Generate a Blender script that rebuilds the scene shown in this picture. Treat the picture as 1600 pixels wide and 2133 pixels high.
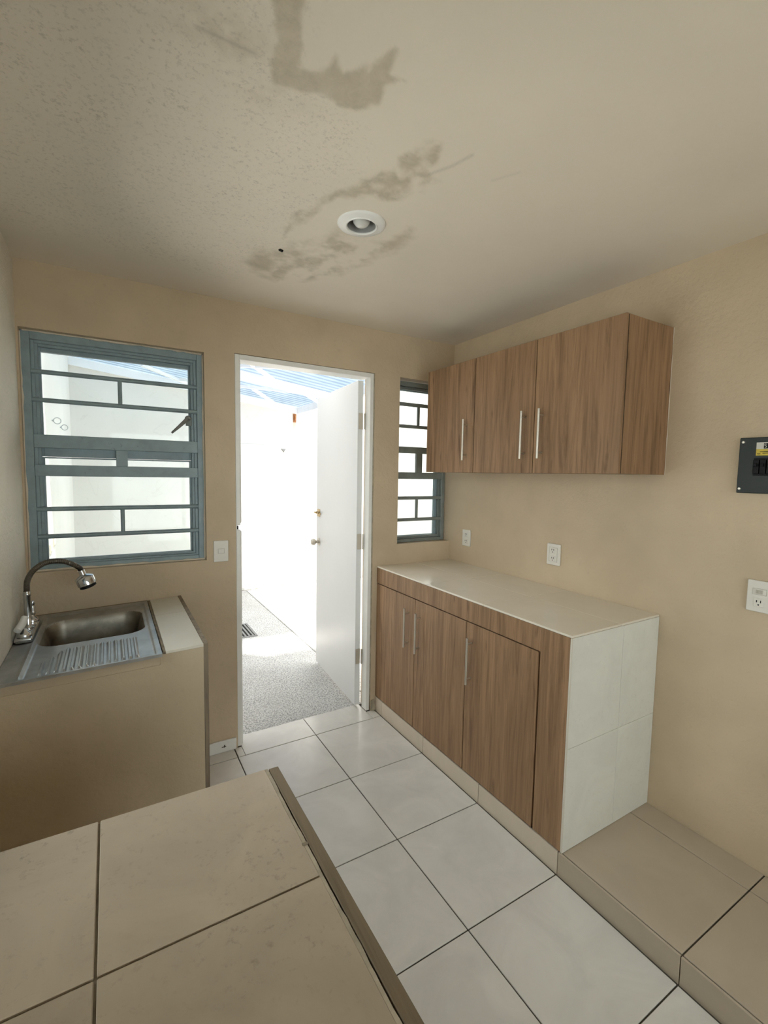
import bpy, bmesh, math, random
import numpy as np
from mathutils import Vector, Matrix

# ------------------------------------------------------------------ camera, sky, sun, exposure
for o in list(bpy.data.objects):
    bpy.data.objects.remove(o)
SC = bpy.context.scene
COL = SC.collection
random.seed(7)

cam = bpy.data.cameras.new('camera')
cam.sensor_fit = 'HORIZONTAL'
cam.sensor_width = 36.0
cam.lens = 964.083 / 1600 * 36.0
cam.clip_start = 0.02
cam_ob = bpy.data.objects.new('camera', cam)
COL.objects.link(cam_ob)
R = ((0.86038105, 0.50895992, 0.02653778), (-0.50936182, 0.85697108, 0.07842892), (0.01717507, -0.08099609, 0.99656643))
M = Matrix.Identity(4)
for i in range(3):
    M[i][0] = R[i][0]
    M[i][1] = R[i][2]
    M[i][2] = -R[i][1]
M[0][3], M[1][3], M[2][3] = -1.45914, -2.44106, 1.53697
cam_ob.matrix_world = M
SC.camera = cam_ob

world = bpy.data.worlds.new('sky')
SC.world = world
world.use_nodes = True
bg = world.node_tree.nodes['Background']
bg.inputs['Color'].default_value = (0.97, 0.985, 1.0, 1)
bg.inputs['Strength'].default_value = 1.0

sun = bpy.data.lights.new('sun', 'SUN')
sun.energy = 2.6
sun.angle = math.radians(4)
sun.color = (1.0, 0.95, 0.88)
sun_ob = bpy.data.objects.new('sun', sun)
COL.objects.link(sun_ob)
sun_ob.location = (2, -3, 9)
sun_ob.rotation_euler = Vector((-0.28, 0.30, -1.0)).to_track_quat('-Z', 'Y').to_euler()

SC.view_settings.view_transform = 'Standard'
SC.view_settings.look = 'None'
SC.view_settings.gamma = 1.0
SC.view_settings.exposure = 2.42
SC.view_settings.use_curve_mapping = False
SC.cycles.use_denoising = True
SC.cycles.max_bounces = 8
SC.cycles.diffuse_bounces = 5
SC.cycles.glossy_bounces = 3
SC.cycles.transmission_bounces = 4
SC.cycles.transparent_max_bounces = 8
SC.cycles.caustics_reflective = False
SC.cycles.caustics_refractive = False

# ------------------------------------------------------------------ dimensions (metres)
YB = 0.093          # inner face of the back wall
YO = 0.225          # its outer face
XW = 0.58           # right wall
XL = -1.785         # left wall
ZC = 2.417          # ceiling
HS = 0.091          # raised floor on the right
YR = -3.9           # rear wall
CT = 0.952          # worktop of the base cabinet
YE = -1.365         # free end of the base cabinet

# ------------------------------------------------------------------ materials
def new_mat(name):
    m = bpy.data.materials.new(name)
    m.use_nodes = True
    nt = m.node_tree
    return m, nt, nt.nodes['Principled BSDF']

def node(nt, typ, **kw):
    n = nt.nodes.new(typ)
    for k, v in kw.items():
        setattr(n, k, v)
    return n

def coords(nt, scale=(1, 1, 1), rand=True):
    tc = node(nt, 'ShaderNodeTexCoord')
    out = tc.outputs['Object']
    if rand:
        oi = node(nt, 'ShaderNodeObjectInfo')
        mul = node(nt, 'ShaderNodeMath', operation='MULTIPLY')
        mul.inputs[1].default_value = 37.0
        nt.links.new(oi.outputs['Random'], mul.inputs[0])
        add = node(nt, 'ShaderNodeVectorMath', operation='ADD')
        nt.links.new(out, add.inputs[0])
        nt.links.new(mul.outputs[0], add.inputs[1])
        out = add.outputs[0]
    mp = node(nt, 'ShaderNodeMapping')
    mp.inputs['Scale'].default_value = scale
    nt.links.new(out, mp.inputs['Vector'])
    return mp.outputs['Vector']

def noise(nt, vec, scale, detail=4, rough=0.55, dist=0.0):
    n = node(nt, 'ShaderNodeTexNoise')
    n.inputs['Scale'].default_value = scale
    n.inputs['Detail'].default_value = detail
    n.inputs['Roughness'].default_value = rough
    n.inputs['Distortion'].default_value = dist
    nt.links.new(vec, n.inputs['Vector'])
    return n.outputs['Fac']

def ramp(nt, fac, stops):
    r = node(nt, 'ShaderNodeValToRGB')
    e = r.color_ramp.elements
    while len(e) > 1:
        e.remove(e[-1])
    e[0].position, e[0].color = stops[0][0], (*stops[0][1], 1)
    for p, c in stops[1:]:
        x = e.new(p)
        x.color = (*c, 1)
    nt.links.new(fac, r.inputs['Fac'])
    return r.outputs['Color']

def mixc(nt, fac, a, b, mode='MIX'):
    m = node(nt, 'ShaderNodeMix', data_type='RGBA', blend_type=mode)
    for sock, v in ((m.inputs[0], fac), (m.inputs[6], a), (m.inputs[7], b)):
        if isinstance(v, (int, float)):
            sock.default_value = v
        elif isinstance(v, tuple):
            sock.default_value = (*v, 1)
        else:
            nt.links.new(v, sock)
    return m.outputs[2]

def bump(nt, bsdf, height, strength, dist=0.01):
    b = node(nt, 'ShaderNodeBump')
    b.inputs['Strength'].default_value = strength
    b.inputs['Distance'].default_value = dist
    nt.links.new(height, b.inputs['Height'])
    nt.links.new(b.outputs['Normal'], bsdf.inputs['Normal'])

def scale3(c, k):
    return tuple(min(1.0, v * k) for v in c)

def simple(name, color, rough=0.5, metal=0.0, vary=0.12, nscale=12.0, bstr=0.0, bscale=120.0, spec=0.5):
    m, nt, b = new_mat(name)
    v = coords(nt)
    f = noise(nt, v, nscale)
    c = ramp(nt, f, [(0.3, scale3(color, 1 - vary)), (0.7, scale3(color, 1 + vary * 0.6))])
    nt.links.new(c, b.inputs['Base Color'])
    b.inputs['Roughness'].default_value = rough
    b.inputs['Metallic'].default_value = metal
    b.inputs['Specular IOR Level'].default_value = spec
    if bstr:
        bump(nt, b, noise(nt, v, bscale, 3), bstr, 0.004)
    return m

def plaster(name, color, bstr=0.25, bscale=55.0, blotch=0.07, rough=0.62):
    m, nt, b = new_mat(name)
    v = coords(nt, rand=False)
    big = noise(nt, v, 2.3, 3, 0.6)
    fine = noise(nt, v, 38.0, 2)
    c = ramp(nt, big, [(0.3, scale3(color, 1 - blotch)), (0.7, scale3(color, 1 + blotch))])
    c = mixc(nt, ramp(nt, fine, [(0.62, (0, 0, 0)), (0.8, (0.35, 0.35, 0.35))]), c, scale3(color, 0.8))
    nt.links.new(c, b.inputs['Base Color'])
    b.inputs['Roughness'].default_value = rough
    b.inputs['Specular IOR Level'].default_value = 0.3
    h = node(nt, 'ShaderNodeMath', operation='ADD')
    nt.links.new(noise(nt, v, bscale, 3, 0.6), h.inputs[0])
    nt.links.new(noise(nt, v, 7.0, 1), h.inputs[1])
    bump(nt, b, h.outputs[0], bstr, 0.006)
    return m

def ceiling_mat(color):
    m, nt, b = new_mat('ceiling_plaster')
    v = coords(nt, rand=False)
    st = node(nt, 'ShaderNodeAttribute', attribute_name='stain').outputs['Fac']
    ro = node(nt, 'ShaderNodeAttribute', attribute_name='rough').outputs['Fac']
    ck = node(nt, 'ShaderNodeAttribute', attribute_name='crack').outputs['Fac']
    big = noise(nt, v, 1.7, 5)
    c = ramp(nt, big, [(0.3, scale3(color, 0.95)), (0.7, scale3(color, 1.04))])
    blot = noise(nt, v, 22.0, 4, 0.7, 0.6)
    stc = ramp(nt, blot, [(0.3, (0.47, 0.41, 0.315)), (0.7, (0.60, 0.53, 0.42))])
    c = mixc(nt, st, c, stc)
    grit = ramp(nt, noise(nt, v, 95.0, 4, 0.7), [(0.53, (0, 0, 0)), (0.70, (1, 1, 1))])
    g2 = mixc(nt, 1.0, grit, ro, 'MULTIPLY')
    c = mixc(nt, g2, c, scale3(color, 0.55))
    c = mixc(nt, ck, c, scale3(color, 0.4))
    nt.links.new(c, b.inputs['Base Color'])
    b.inputs['Roughness'].default_value = 0.6
    b.inputs['Specular IOR Level'].default_value = 0.3
    h = node(nt, 'ShaderNodeMath', operation='MULTIPLY_ADD')
    nt.links.new(noise(nt, v, 70.0, 3, 0.65), h.inputs[0])
    nt.links.new(ro, h.inputs[1])
    nt.links.new(noise(nt, v, 6.0, 1), h.inputs[2])
    bump(nt, b, h.outputs[0], 0.25, 0.006)
    return m

def tile_mat(name, color, rough=0.22, cloud=0.06, speck=0.0, bstr=0.008):
    m, nt, b = new_mat(name)
    v = coords(nt)
    f = noise(nt, v, 5.0, 5, 0.6, 0.8)
    c = ramp(nt, f, [(0.3, scale3(color, 1 - cloud)), (0.7, scale3(color, 1 + cloud * 0.6))])
    if speck:
        s = noise(nt, v, 75.0, 5, 0.75, 0.3)
        s2 = noise(nt, v, 6.0, 3)
        mm = node(nt, 'ShaderNodeMath', operation='MULTIPLY')
        nt.links.new(ramp(nt, s, [(0.56, (0, 0, 0)), (0.72, (1, 1, 1))]), mm.inputs[0])
        nt.links.new(ramp(nt, s2, [(0.35, (0.1, 0.1, 0.1)), (0.65, (1, 1, 1))]), mm.inputs[1])
        m2 = node(nt, 'ShaderNodeMath', operation='MULTIPLY')
        m2.inputs[1].default_value = speck
        nt.links.new(mm.outputs[0], m2.inputs[0])
        c = mixc(nt, m2.outputs[0], c, scale3(color, 0.45))
    nt.links.new(c, b.inputs['Base Color'])
    nt.links.new(ramp(nt, noise(nt, v, 9.0, 4), [(0.3, (rough * 0.8,) * 3), (0.7, (rough * 1.3,) * 3)]), b.inputs['Roughness'])
    bump(nt, b, noise(nt, v, 25.0, 3), bstr, 0.004)
    return m

def wood_mat(name, base, dark, grain_axis='Z', rough=0.5):
    m, nt, b = new_mat(name)
    s = {'Z': (1, 1, 0.055), 'Y': (1, 0.055, 1), 'X': (0.055, 1, 1)}[grain_axis]
    v = coords(nt, s)
    f1 = noise(nt, v, 11.0, 5, 0.66, 2.2)
    f2 = noise(nt, v, 60.0, 4, 0.65, 0.6)
    f3 = noise(nt, v, 4.5, 2, 0.5, 0.8)
    c = ramp(nt, f1, [(0.28, dark), (0.44, tuple(0.35 * d + 0.65 * e for d, e in zip(dark, base))), (0.58, base), (0.8, scale3(base, 1.22))])
    c = mixc(nt, ramp(nt, f2, [(0.46, (0, 0, 0)), (0.66, (0.55, 0.55, 0.55))]), c, scale3(dark, 0.8))
    c = mixc(nt, ramp(nt, f3, [(0.35, (0.3, 0.3, 0.3)), (0.6, (0, 0, 0))]), c, scale3(base, 0.72))
    s4 = {'Z': (1, 1, 0.14), 'Y': (1, 0.14, 1), 'X': (0.14, 1, 1)}[grain_axis]
    f4 = noise(nt, coords(nt, s4), 30.0, 2, 0.5, 0.5)
    c = mixc(nt, ramp(nt, f4, [(0.66, (0, 0, 0)), (0.76, (0.75, 0.75, 0.75))]), c, scale3(dark, 0.75))
    nt.links.new(c, b.inputs['Base Color'])
    b.inputs['Roughness'].default_value = rough
    b.inputs['Specular IOR Level'].default_value = 0.35
    bump(nt, b, f2, 0.06, 0.002)
    return m

def paint_metal(name, color, wear, rough=0.42):
    m, nt, b = new_mat(name)
    v = coords(nt)
    f = noise(nt, v, 18.0, 4)
    c = ramp(nt, f, [(0.3, scale3(color, 0.88)), (0.7, scale3(color, 1.1))])
    ch = noise(nt, v, 45.0, 6, 0.75, 0.5)
    c = mixc(nt, ramp(nt, ch, [(0.62, (0, 0, 0)), (0.70, (0.8, 0.8, 0.8))]), c, wear)
    nt.links.new(c, b.inputs['Base Color'])
    b.inputs['Roughness'].default_value = rough
    bump(nt, b, noise(nt, v, 60.0, 4), 0.12, 0.002)
    return m

def glass_mat():
    m = bpy.data.materials.new('window_glass')
    m.use_nodes = True
    nt = m.node_tree
    nt.nodes.remove(nt.nodes['Principled BSDF'])
    out = nt.nodes['Material Output']
    tr = node(nt, 'ShaderNodeBsdfTransparent')
    tr.inputs['Color'].default_value = (0.93, 0.96, 0.95, 1)
    gl = node(nt, 'ShaderNodeBsdfGlossy')
    gl.inputs['Roughness'].default_value = 0.03
    fr = node(nt, 'ShaderNodeFresnel')
    fr.inputs['IOR'].default_value = 1.3
    mx = node(nt, 'ShaderNodeMixShader')
    nt.links.new(fr.outputs[0], mx.inputs[0])
    nt.links.new(tr.outputs[0], mx.inputs[1])
    nt.links.new(gl.outputs[0], mx.inputs[2])
    nt.links.new(mx.outputs[0], out.inputs['Surface'])
    return m

def roof_sheet_mat():
    m = bpy.data.materials.new('translucent_roofing')
    m.use_nodes = True
    nt = m.node_tree
    nt.nodes.remove(nt.nodes['Principled BSDF'])
    out = nt.nodes['Material Output']
    v = coords(nt)
    c = ramp(nt, noise(nt, v, 3.0, 5), [(0.3, (0.085, 0.112, 0.145)), (0.7, (0.125, 0.155, 0.19))])
    tl = node(nt, 'ShaderNodeBsdfTranslucent')
    df = node(nt, 'ShaderNodeBsdfDiffuse')
    tr = node(nt, 'ShaderNodeBsdfTransparent')
    nt.links.new(c, tl.inputs['Color'])
    nt.links.new(c, df.inputs['Color'])
    nt.links.new(c, tr.inputs['Color'])
    m1 = node(nt, 'ShaderNodeMixShader')
    m1.inputs[0].default_value = 0.08
    nt.links.new(tl.outputs[0], m1.inputs[1])
    nt.links.new(df.outputs[0], m1.inputs[2])
    m2 = node(nt, 'ShaderNodeMixShader')
    m2.inputs[0].default_value = 0.06
    nt.links.new(m1.outputs[0], m2.inputs[1])
    nt.links.new(tr.outputs[0], m2.inputs[2])
    nt.links.new(m2.outputs[0], out.inputs['Surface'])
    return m

def concrete_mat():
    m, nt, b = new_mat('patio_concrete')
    v = coords(nt, rand=False)
    c = ramp(nt, noise(nt, v, 2.5, 5), [(0.3, (0.62, 0.61, 0.58)), (0.7, (0.76, 0.75, 0.72))])
    g = ramp(nt, noise(nt, v, 110.0, 4, 0.7), [(0.40, (0.9, 0.9, 0.9)), (0.55, (0, 0, 0))])
    c = mixc(nt, g, c, (0.22, 0.215, 0.20))
    d = noise(nt, v, 6.0, 6, 0.75, 1.2)
    c = mixc(nt, ramp(nt, d, [(0.62, (0, 0, 0)), (0.7, (0.6, 0.6, 0.6))]), c, (0.3, 0.27, 0.22))
    nt.links.new(c, b.inputs['Base Color'])
    b.inputs['Roughness'].default_value = 0.9
    bump(nt, b, noise(nt, v, 150.0, 4, 0.7), 0.8, 0.006)
    return m

def steel_mat(name, color, rough, smudge=0.4):
    m, nt, b = new_mat(name)
    v = coords(nt)
    f = noise(nt, v, 9.0, 4, 0.6, 0.4)
    c = ramp(nt, f, [(0.3, scale3(color, 1 - smudge)), (0.65, scale3(color, 1.1))])
    nt.links.new(c, b.inputs['Base Color'])
    b.inputs['Metallic'].default_value = 1.0
    nt.links.new(ramp(nt, noise(nt, v, 30.0, 4), [(0.3, (rough * 0.85,) * 3), (0.7, (rough * 1.2,) * 3)]), b.inputs['Roughness'])
    return m

def far_wall_mat(color):
    m, nt, b = new_mat('stained_patio_plaster')
    v = coords(nt, rand=False)
    sep = node(nt, 'ShaderNodeSeparateXYZ')
    nt.links.new(v, sep.inputs[0])
    c = ramp(nt, noise(nt, v, 2.3, 3), [(0.3, scale3(color, 0.96)), (0.7, scale3(color, 1.03))])
    def sub(a, k, bb):
        n = node(nt, 'ShaderNodeMath', operation='MULTIPLY_ADD')
        nt.links.new(a, n.inputs[0])
        n.inputs[1].default_value = k
        nt.links.new(bb, n.inputs[2]) if not isinstance(bb, (int, float)) else setattr(n.inputs[2], 'default_value', bb)
        return n.outputs[0]
    # dirt: grows towards the foot of the wall
    d = sub(sep.outputs['Z'], -5.0, noise(nt, v, 14.0, 4, 0.7))
    c = mixc(nt, ramp(nt, d, [(0.30, (0, 0, 0)), (0.62, (0.85, 0.85, 0.85))]), c, (0.16, 0.145, 0.12))
    # hairline cracks
    w = node(nt, 'ShaderNodeTexNoise')
    w.inputs['Scale'].default_value = 2.2
    w.inputs['Detail'].default_value = 5
    w.inputs['Distortion'].default_value = 0.6
    nt.links.new(v, w.inputs['Vector'])
    c = mixc(nt, ramp(nt, w.outputs['Fac'], [(0.492, (0, 0, 0)), (0.5, (0.13, 0.13, 0.13)), (0.508, (0, 0, 0))]), c, (0.35, 0.33, 0.29))
    # rust run below the bracket in the corner of the roof
    dx = node(nt, 'ShaderNodeMath', operation='ABSOLUTE')
    nt.links.new(sub(sep.outputs['X'], 1.0, -0.695), dx.inputs[0])
    r1 = sub(dx.outputs[0], -26.0, 1.0)
    r2 = sub(sep.outputs['Z'], 1.9, -3.55)
    mn = node(nt, 'ShaderNodeMath', operation='MINIMUM')
    nt.links.new(r1, mn.inputs[0]); nt.links.new(r2, mn.inputs[1])
    gate = node(nt, 'ShaderNodeMath', operation='LESS_THAN')
    gate.inputs[1].default_value = 2.33
    nt.links.new(sep.outputs['Z'], gate.inputs[0])
    mg = node(nt, 'ShaderNodeMath', operation='MULTIPLY')
    nt.links.new(mn.outputs[0], mg.inputs[0]); nt.links.new(gate.outputs[0], mg.inputs[1])
    c = mixc(nt, ramp(nt, mg.outputs[0], [(0.05, (0, 0, 0)), (0.9, (0.8, 0.8, 0.8))]), c, (0.42, 0.20, 0.08))
    nt.links.new(c, b.inputs['Base Color'])
    b.inputs['Roughness'].default_value = 0.85
    return m

WALL = plaster('beige_plaster', (0.58, 0.468, 0.328), 0.4, 50.0, 0.09)
WALLR = plaster('rough_beige_plaster', (0.78, 0.74, 0.64), 0.9, 60.0, 0.08)
PALEPL = plaster('pale_filler', (0.76, 0.68, 0.56), 0.5, 60.0, 0.08)
SINKBODY = plaster('painted_plaster', (0.53, 0.435, 0.31), 0.3, 40.0, 0.1, 0.5)
CEIL = ceiling_mat((0.79, 0.72, 0.62))
PATIOW = plaster('white_patio_plaster', (0.76, 0.745, 0.71), 0.3, 40.0, 0.03, 0.8)
FARW = far_wall_mat((0.72, 0.705, 0.67))
SLAB = plaster('concrete_slab', (0.45, 0.43, 0.40), 0.3)
FTILE = tile_mat('glazed_floor_tile', (0.68, 0.655, 0.605), 0.2, 0.09)
RTILE = tile_mat('raised_floor_tile', (0.46, 0.385, 0.295), 0.42, 0.06)
KTILE = tile_mat('beige_kick_tile', (0.62, 0.53, 0.42), 0.42, 0.05)
CTILE = tile_mat('ivory_worktop_tile', (0.80, 0.74, 0.63), 0.16, 0.03)
WTILE = tile_mat('white_end_tile', (0.74, 0.74, 0.68), 0.4, 0.07, 0.3, 0.05)
PTILE = tile_mat('matte_beige_tile', (0.44, 0.36, 0.265), 0.45, 0.13, 0.7, 0.15)
STILE = tile_mat('cream_sink_tile', (0.66, 0.62, 0.53), 0.40, 0.04)
GROUT = simple('dark_grout', (0.075, 0.062, 0.045), 0.9, 0, 0.3, 40)
GROUTL = simple('pale_grout', (0.42, 0.36, 0.27), 0.9, 0, 0.25, 30, 0.3, 60)
GROUTB = simple('brown_grout', (0.24, 0.19, 0.13), 0.9, 0, 0.35, 30, 0.3, 60)
WOOD = wood_mat('oak_laminate', (0.345, 0.208, 0.114), (0.165, 0.090, 0.045))
WOODY = wood_mat('weathered_edging', (0.21, 0.160, 0.100), (0.085, 0.060, 0.033), 'Y', 0.6)
WOODZ = wood_mat('weathered_panel_edge', (0.27, 0.215, 0.155), (0.14, 0.105, 0.07), 'Z', 0.6)
DARK = simple('dark_gap', (0.03, 0.022, 0.016), 0.9)  # near-black, stands in for the shade in the gaps between cabinet doors
NICKEL = simple('brushed_nickel', (0.60, 0.55, 0.47), 0.42, 0.9, 0.04, 20)
STEEL = steel_mat('stainless_steel', (0.46, 0.47, 0.47), 0.36, 0.25)
STEELD = steel_mat('stained_basin_steel', (0.34, 0.315, 0.265), 0.42, 0.4)
CHROME = steel_mat('chrome', (0.60, 0.61, 0.62), 0.18, 0.05)
HOSE = steel_mat('ribbed_hose', (0.16, 0.145, 0.125), 0.40, 0.2)
BRASS = steel_mat('aged_brass', (0.55, 0.40, 0.20), 0.3, 0.2)
WINP = paint_metal('blue_grey_paint', (0.27, 0.355, 0.385), (0.13, 0.17, 0.185))
WINP2 = paint_metal('green_grey_paint', (0.21, 0.235, 0.22), (0.12, 0.13, 0.12))
DOORP = simple('white_door_paint', (0.76, 0.765, 0.76), 0.35, 0, 0.02, 3)
FRAMEP = simple('white_frame_paint', (0.84, 0.835, 0.80), 0.4, 0, 0.05, 8)
ROOFP = simple('white_steel_paint', (0.85, 0.86, 0.87), 0.4, 0, 0.05, 8)
PLASTIC = simple('ivory_plastic', (0.76, 0.73, 0.66), 0.35, 0, 0.03, 8)
PLASTICD = simple('grey_plastic', (0.50, 0.47, 0.40), 0.4, 0, 0.05, 8)
WHITEP = simple('white_enamel', (0.82, 0.82, 0.80), 0.3, 0, 0.03, 8)
BLACK = simple('black_plastic', (0.006, 0.006, 0.006), 0.55, spec=0.2)
GREYBOX = simple('grey_enamel', (0.030, 0.036, 0.033), 0.5, 0, 0.1, 6, spec=0.3)
LABELW = simple('label_white', (0.62, 0.60, 0.54), 0.5, 0, 0.05, 30)
LABELY = simple('label_yellow', (0.62, 0.46, 0.04), 0.5, 0, 0.15, 60)
BULB = simple('frosted_bulb', (0.62, 0.62, 0.60), 0.25, 0, 0.02, 8)
REFL = simple('lamp_reflector', (0.36, 0.36, 0.355), 0.3, 0.2, 0.05)
RUST = simple('rusty_iron', (0.34, 0.14, 0.05), 0.8, 0, 0.4, 40)
IRON = simple('grey_iron', (0.25, 0.25, 0.24), 0.6, 0.3, 0.2, 30)
WIRE = simple('wire_plastic', (0.45, 0.47, 0.48), 0.6)
GLASS = glass_mat()
SHEET = roof_sheet_mat()
CONC = concrete_mat()

# ------------------------------------------------------------------ mesh helpers
WORLD = {}

class MB:
    def __init__(self):
        self.v, self.f = [], []

    def add(self, verts, faces):
        n = len(self.v)
        self.v += [tuple(p) for p in verts]
        self.f += [tuple(i + n for i in f) for f in faces]
        return self

    def box(self, x0, x1, y0, y1, z0, z1, bev=0.0, seg=1):
        x0, x1 = sorted((x0, x1)); y0, y1 = sorted((y0, y1)); z0, z1 = sorted((z0, z1))
        vs = [(x, y, z) for z in (z0, z1) for y in (y0, y1) for x in (x0, x1)]
        fs = [(0, 2, 3, 1), (4, 5, 7, 6), (0, 1, 5, 4), (2, 6, 7, 3), (0, 4, 6, 2), (1, 3, 7, 5)]
        if bev:
            bm = bmesh.new()
            bv = [bm.verts.new(p) for p in vs]
            for f in fs:
                bm.faces.new([bv[i] for i in f])
            bmesh.ops.bevel(bm, geom=list(bm.edges), offset=bev, segments=seg, affect='EDGES', profile=0.5)
            bm.verts.index_update()
            vs = [tuple(p.co) for p in bm.verts]
            fs = [tuple(p.index for p in f.verts) for f in bm.faces]
            bm.free()
        return self.add(vs, fs)

    def tube(self, pts, rad, n=12, cap=True):
        pts = [Vector(p) for p in pts]
        rads = rad if isinstance(rad, (list, tuple)) else [rad] * len(pts)
        t0 = (pts[1] - pts[0]).normalized()
        up = Vector((0, 0, 1)) if abs(t0.z) < 0.9 else Vector((1, 0, 0))
        u = t0.cross(up).normalized()
        vs, fs = [], []
        for i, p in enumerate(pts):
            a = pts[max(i - 1, 0)]; b = pts[min(i + 1, len(pts) - 1)]
            t = (b - a).normalized()
            u = (u - t * u.dot(t)).normalized()
            w = t.cross(u)
            for k in range(n):
                an = 2 * math.pi * k / n
                vs.append(p + (u * math.cos(an) + w * math.sin(an)) * rads[i])
        for i in range(len(pts) - 1):
            for k in range(n):
                a, b = i * n + k, i * n + (k + 1) % n
                fs.append((a, b, b + n, a + n))
        if cap:
            fs.append(tuple(reversed(range(n))))
            fs.append(tuple(range((len(pts) - 1) * n, len(pts) * n)))
        return self.add(vs, fs)

    def lathe(self, prof, origin, axis=(0, 0, 1), n=32):
        """prof: list of (radius, height along axis)"""
        ax = Vector(axis).normalized()
        up = Vector((0, 0, 1)) if abs(ax.z) < 0.9 else Vector((1, 0, 0))
        u = ax.cross(up).normalized()
        w = ax.cross(u)
        o = Vector(origin)
        vs, fs = [], []
        for r, h in prof:
            for k in range(n):
                an = 2 * math.pi * k / n
                vs.append(o + ax * h + (u * math.cos(an) + w * math.sin(an)) * max(r, 1e-5))
        for i in range(len(prof) - 1):
            for k in range(n):
                a, b = i * n + k, i * n + (k + 1) % n
                fs.append((a, b, b + n, a + n))
        return self.add(vs, fs)

    def bar(self, a, b, w, h):
        """square bar from a to b; w across (horizontal), h vertical"""
        a, b = Vector(a), Vector(b)
        t = (b - a).normalized()
        up = Vector((0, 0, 1)) if abs(t.z) < 0.95 else Vector((0, 1, 0))
        s = t.cross(up).normalized()
        q = s.cross(t).normalized()
        vs = []
        for p in (a, b):
            for i, j in ((-1, -1), (1, -1), (1, 1), (-1, 1)):
                vs.append(p + s * (i * w / 2) + q * (j * h / 2))
        return self.add(vs, [(0, 1, 2, 3), (7, 6, 5, 4), (0, 4, 5, 1), (1, 5, 6, 2), (2, 6, 7, 3), (3, 7, 4, 0)])

    def tilt(self, fn):
        self.v = [fn(p) for p in self.v]
        return self

    def build(self, name, mat, parent=None, smooth=False, origin=None):
        a = np.array(self.v, dtype=float)
        lo, hi = a.min(0), a.max(0)
        o = np.array(origin) if origin is not None else np.array([(lo[0] + hi[0]) / 2, (lo[1] + hi[1]) / 2, lo[2]])
        me = bpy.data.meshes.new(name)
        me.from_pydata([tuple(p) for p in (a - o)], [], self.f)
        bm = bmesh.new()
        bm.from_mesh(me)
        bmesh.ops.recalc_face_normals(bm, faces=bm.faces)
        bm.to_mesh(me)
        bm.free()
        me.materials.append(mat)
        ob = bpy.data.objects.new(name, me)
        COL.objects.link(ob)
        put(ob, o, parent)
        if smooth:
            for p in me.polygons:
                p.use_smooth = True
            try:
                me.set_sharp_from_angle(angle=math.radians(38))
            except Exception:
                pass
        return ob

def put(ob, o, parent=None):
    o = np.array(o, dtype=float)
    if parent is not None:
        ob.parent = parent
        ob.location = tuple(o - WORLD[parent.name])
    else:
        ob.location = tuple(o)
    WORLD[ob.name] = o

def tag(o, label=None, cat=None, group=None, kind=None):
    if label: o['label'] = label
    if cat: o['category'] = cat
    if group: o['group'] = group
    if kind: o['kind'] = kind
    return o

def thing(name, loc, label, cat, group=None, kind=None):
    o = bpy.data.objects.new(name, None)
    o.empty_display_size = 0.05
    COL.objects.link(o)
    put(o, loc)
    return tag(o, label, cat, group, kind)

def box(name, x0, x1, y0, y1, z0, z1, mat, parent=None, bev=0.0, seg=1):
    return MB().box(x0, x1, y0, y1, z0, z1, bev, seg).build(name, mat, parent)

def share(ob, name, o, parent):
    c = bpy.data.objects.new(name, ob.data)
    COL.objects.link(c)
    put(c, o, parent)
    return c

def wall(name, axis, a0, a1, z0, z1, p0, p1, holes, mat, label, cat='wall'):
    """wall along axis 'X' or 'Y'; p0..p1 its thickness; holes = (a0,a1,z0,z1)"""
    As = sorted({a0, a1, *[h[0] for h in holes], *[h[1] for h in holes]})
    Zs = sorted({z0, z1, *[h[2] for h in holes], *[h[3] for h in holes]})
    def solid(i, j):
        if i < 0 or j < 0 or i >= len(As) - 1 or j >= len(Zs) - 1:
            return False
        ac, zc = (As[i] + As[i + 1]) / 2, (Zs[j] + Zs[j + 1]) / 2
        return not any(h[0] < ac < h[1] and h[2] < zc < h[3] for h in holes)
    P = (lambda a, p, z: (a, p, z)) if axis == 'X' else (lambda a, p, z: (p, a, z))
    mb = MB()
    for i in range(len(As) - 1):
        for j in range(len(Zs) - 1):
            if not solid(i, j):
                continue
            A, B, C, D = As[i], As[i + 1], Zs[j], Zs[j + 1]
            for p in (p0, p1):
                mb.add([P(A, p, C), P(B, p, C), P(B, p, D), P(A, p, D)], [(0, 1, 2, 3)])
            if not solid(i - 1, j): mb.add([P(A, p0, C), P(A, p1, C), P(A, p1, D), P(A, p0, D)], [(0, 1, 2, 3)])
            if not solid(i + 1, j): mb.add([P(B, p0, C), P(B, p1, C), P(B, p1, D), P(B, p0, D)], [(0, 1, 2, 3)])
            if not solid(i, j - 1): mb.add([P(A, p0, C), P(B, p0, C), P(B, p1, C), P(A, p1, C)], [(0, 1, 2, 3)])
            if not solid(i, j + 1): mb.add([P(A, p0, D), P(B, p0, D), P(B, p1, D), P(A, p1, D)], [(0, 1, 2, 3)])
    bm = bmesh.new()
    vs = [bm.verts.new(v) for v in mb.v]
    for f in mb.f:
        bm.faces.new([vs[k] for k in f])
    bmesh.ops.remove_doubles(bm, verts=bm.verts, dist=1e-5)
    bm.verts.index_update()
    m2 = MB().add([tuple(v.co) for v in bm.verts], [tuple(v.index for v in f.verts) for f in bm.faces])
    bm.free()
    o = m2.build(name, mat, origin=(0, 0, 0))
    return tag(o, label, cat, kind='structure')

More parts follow.
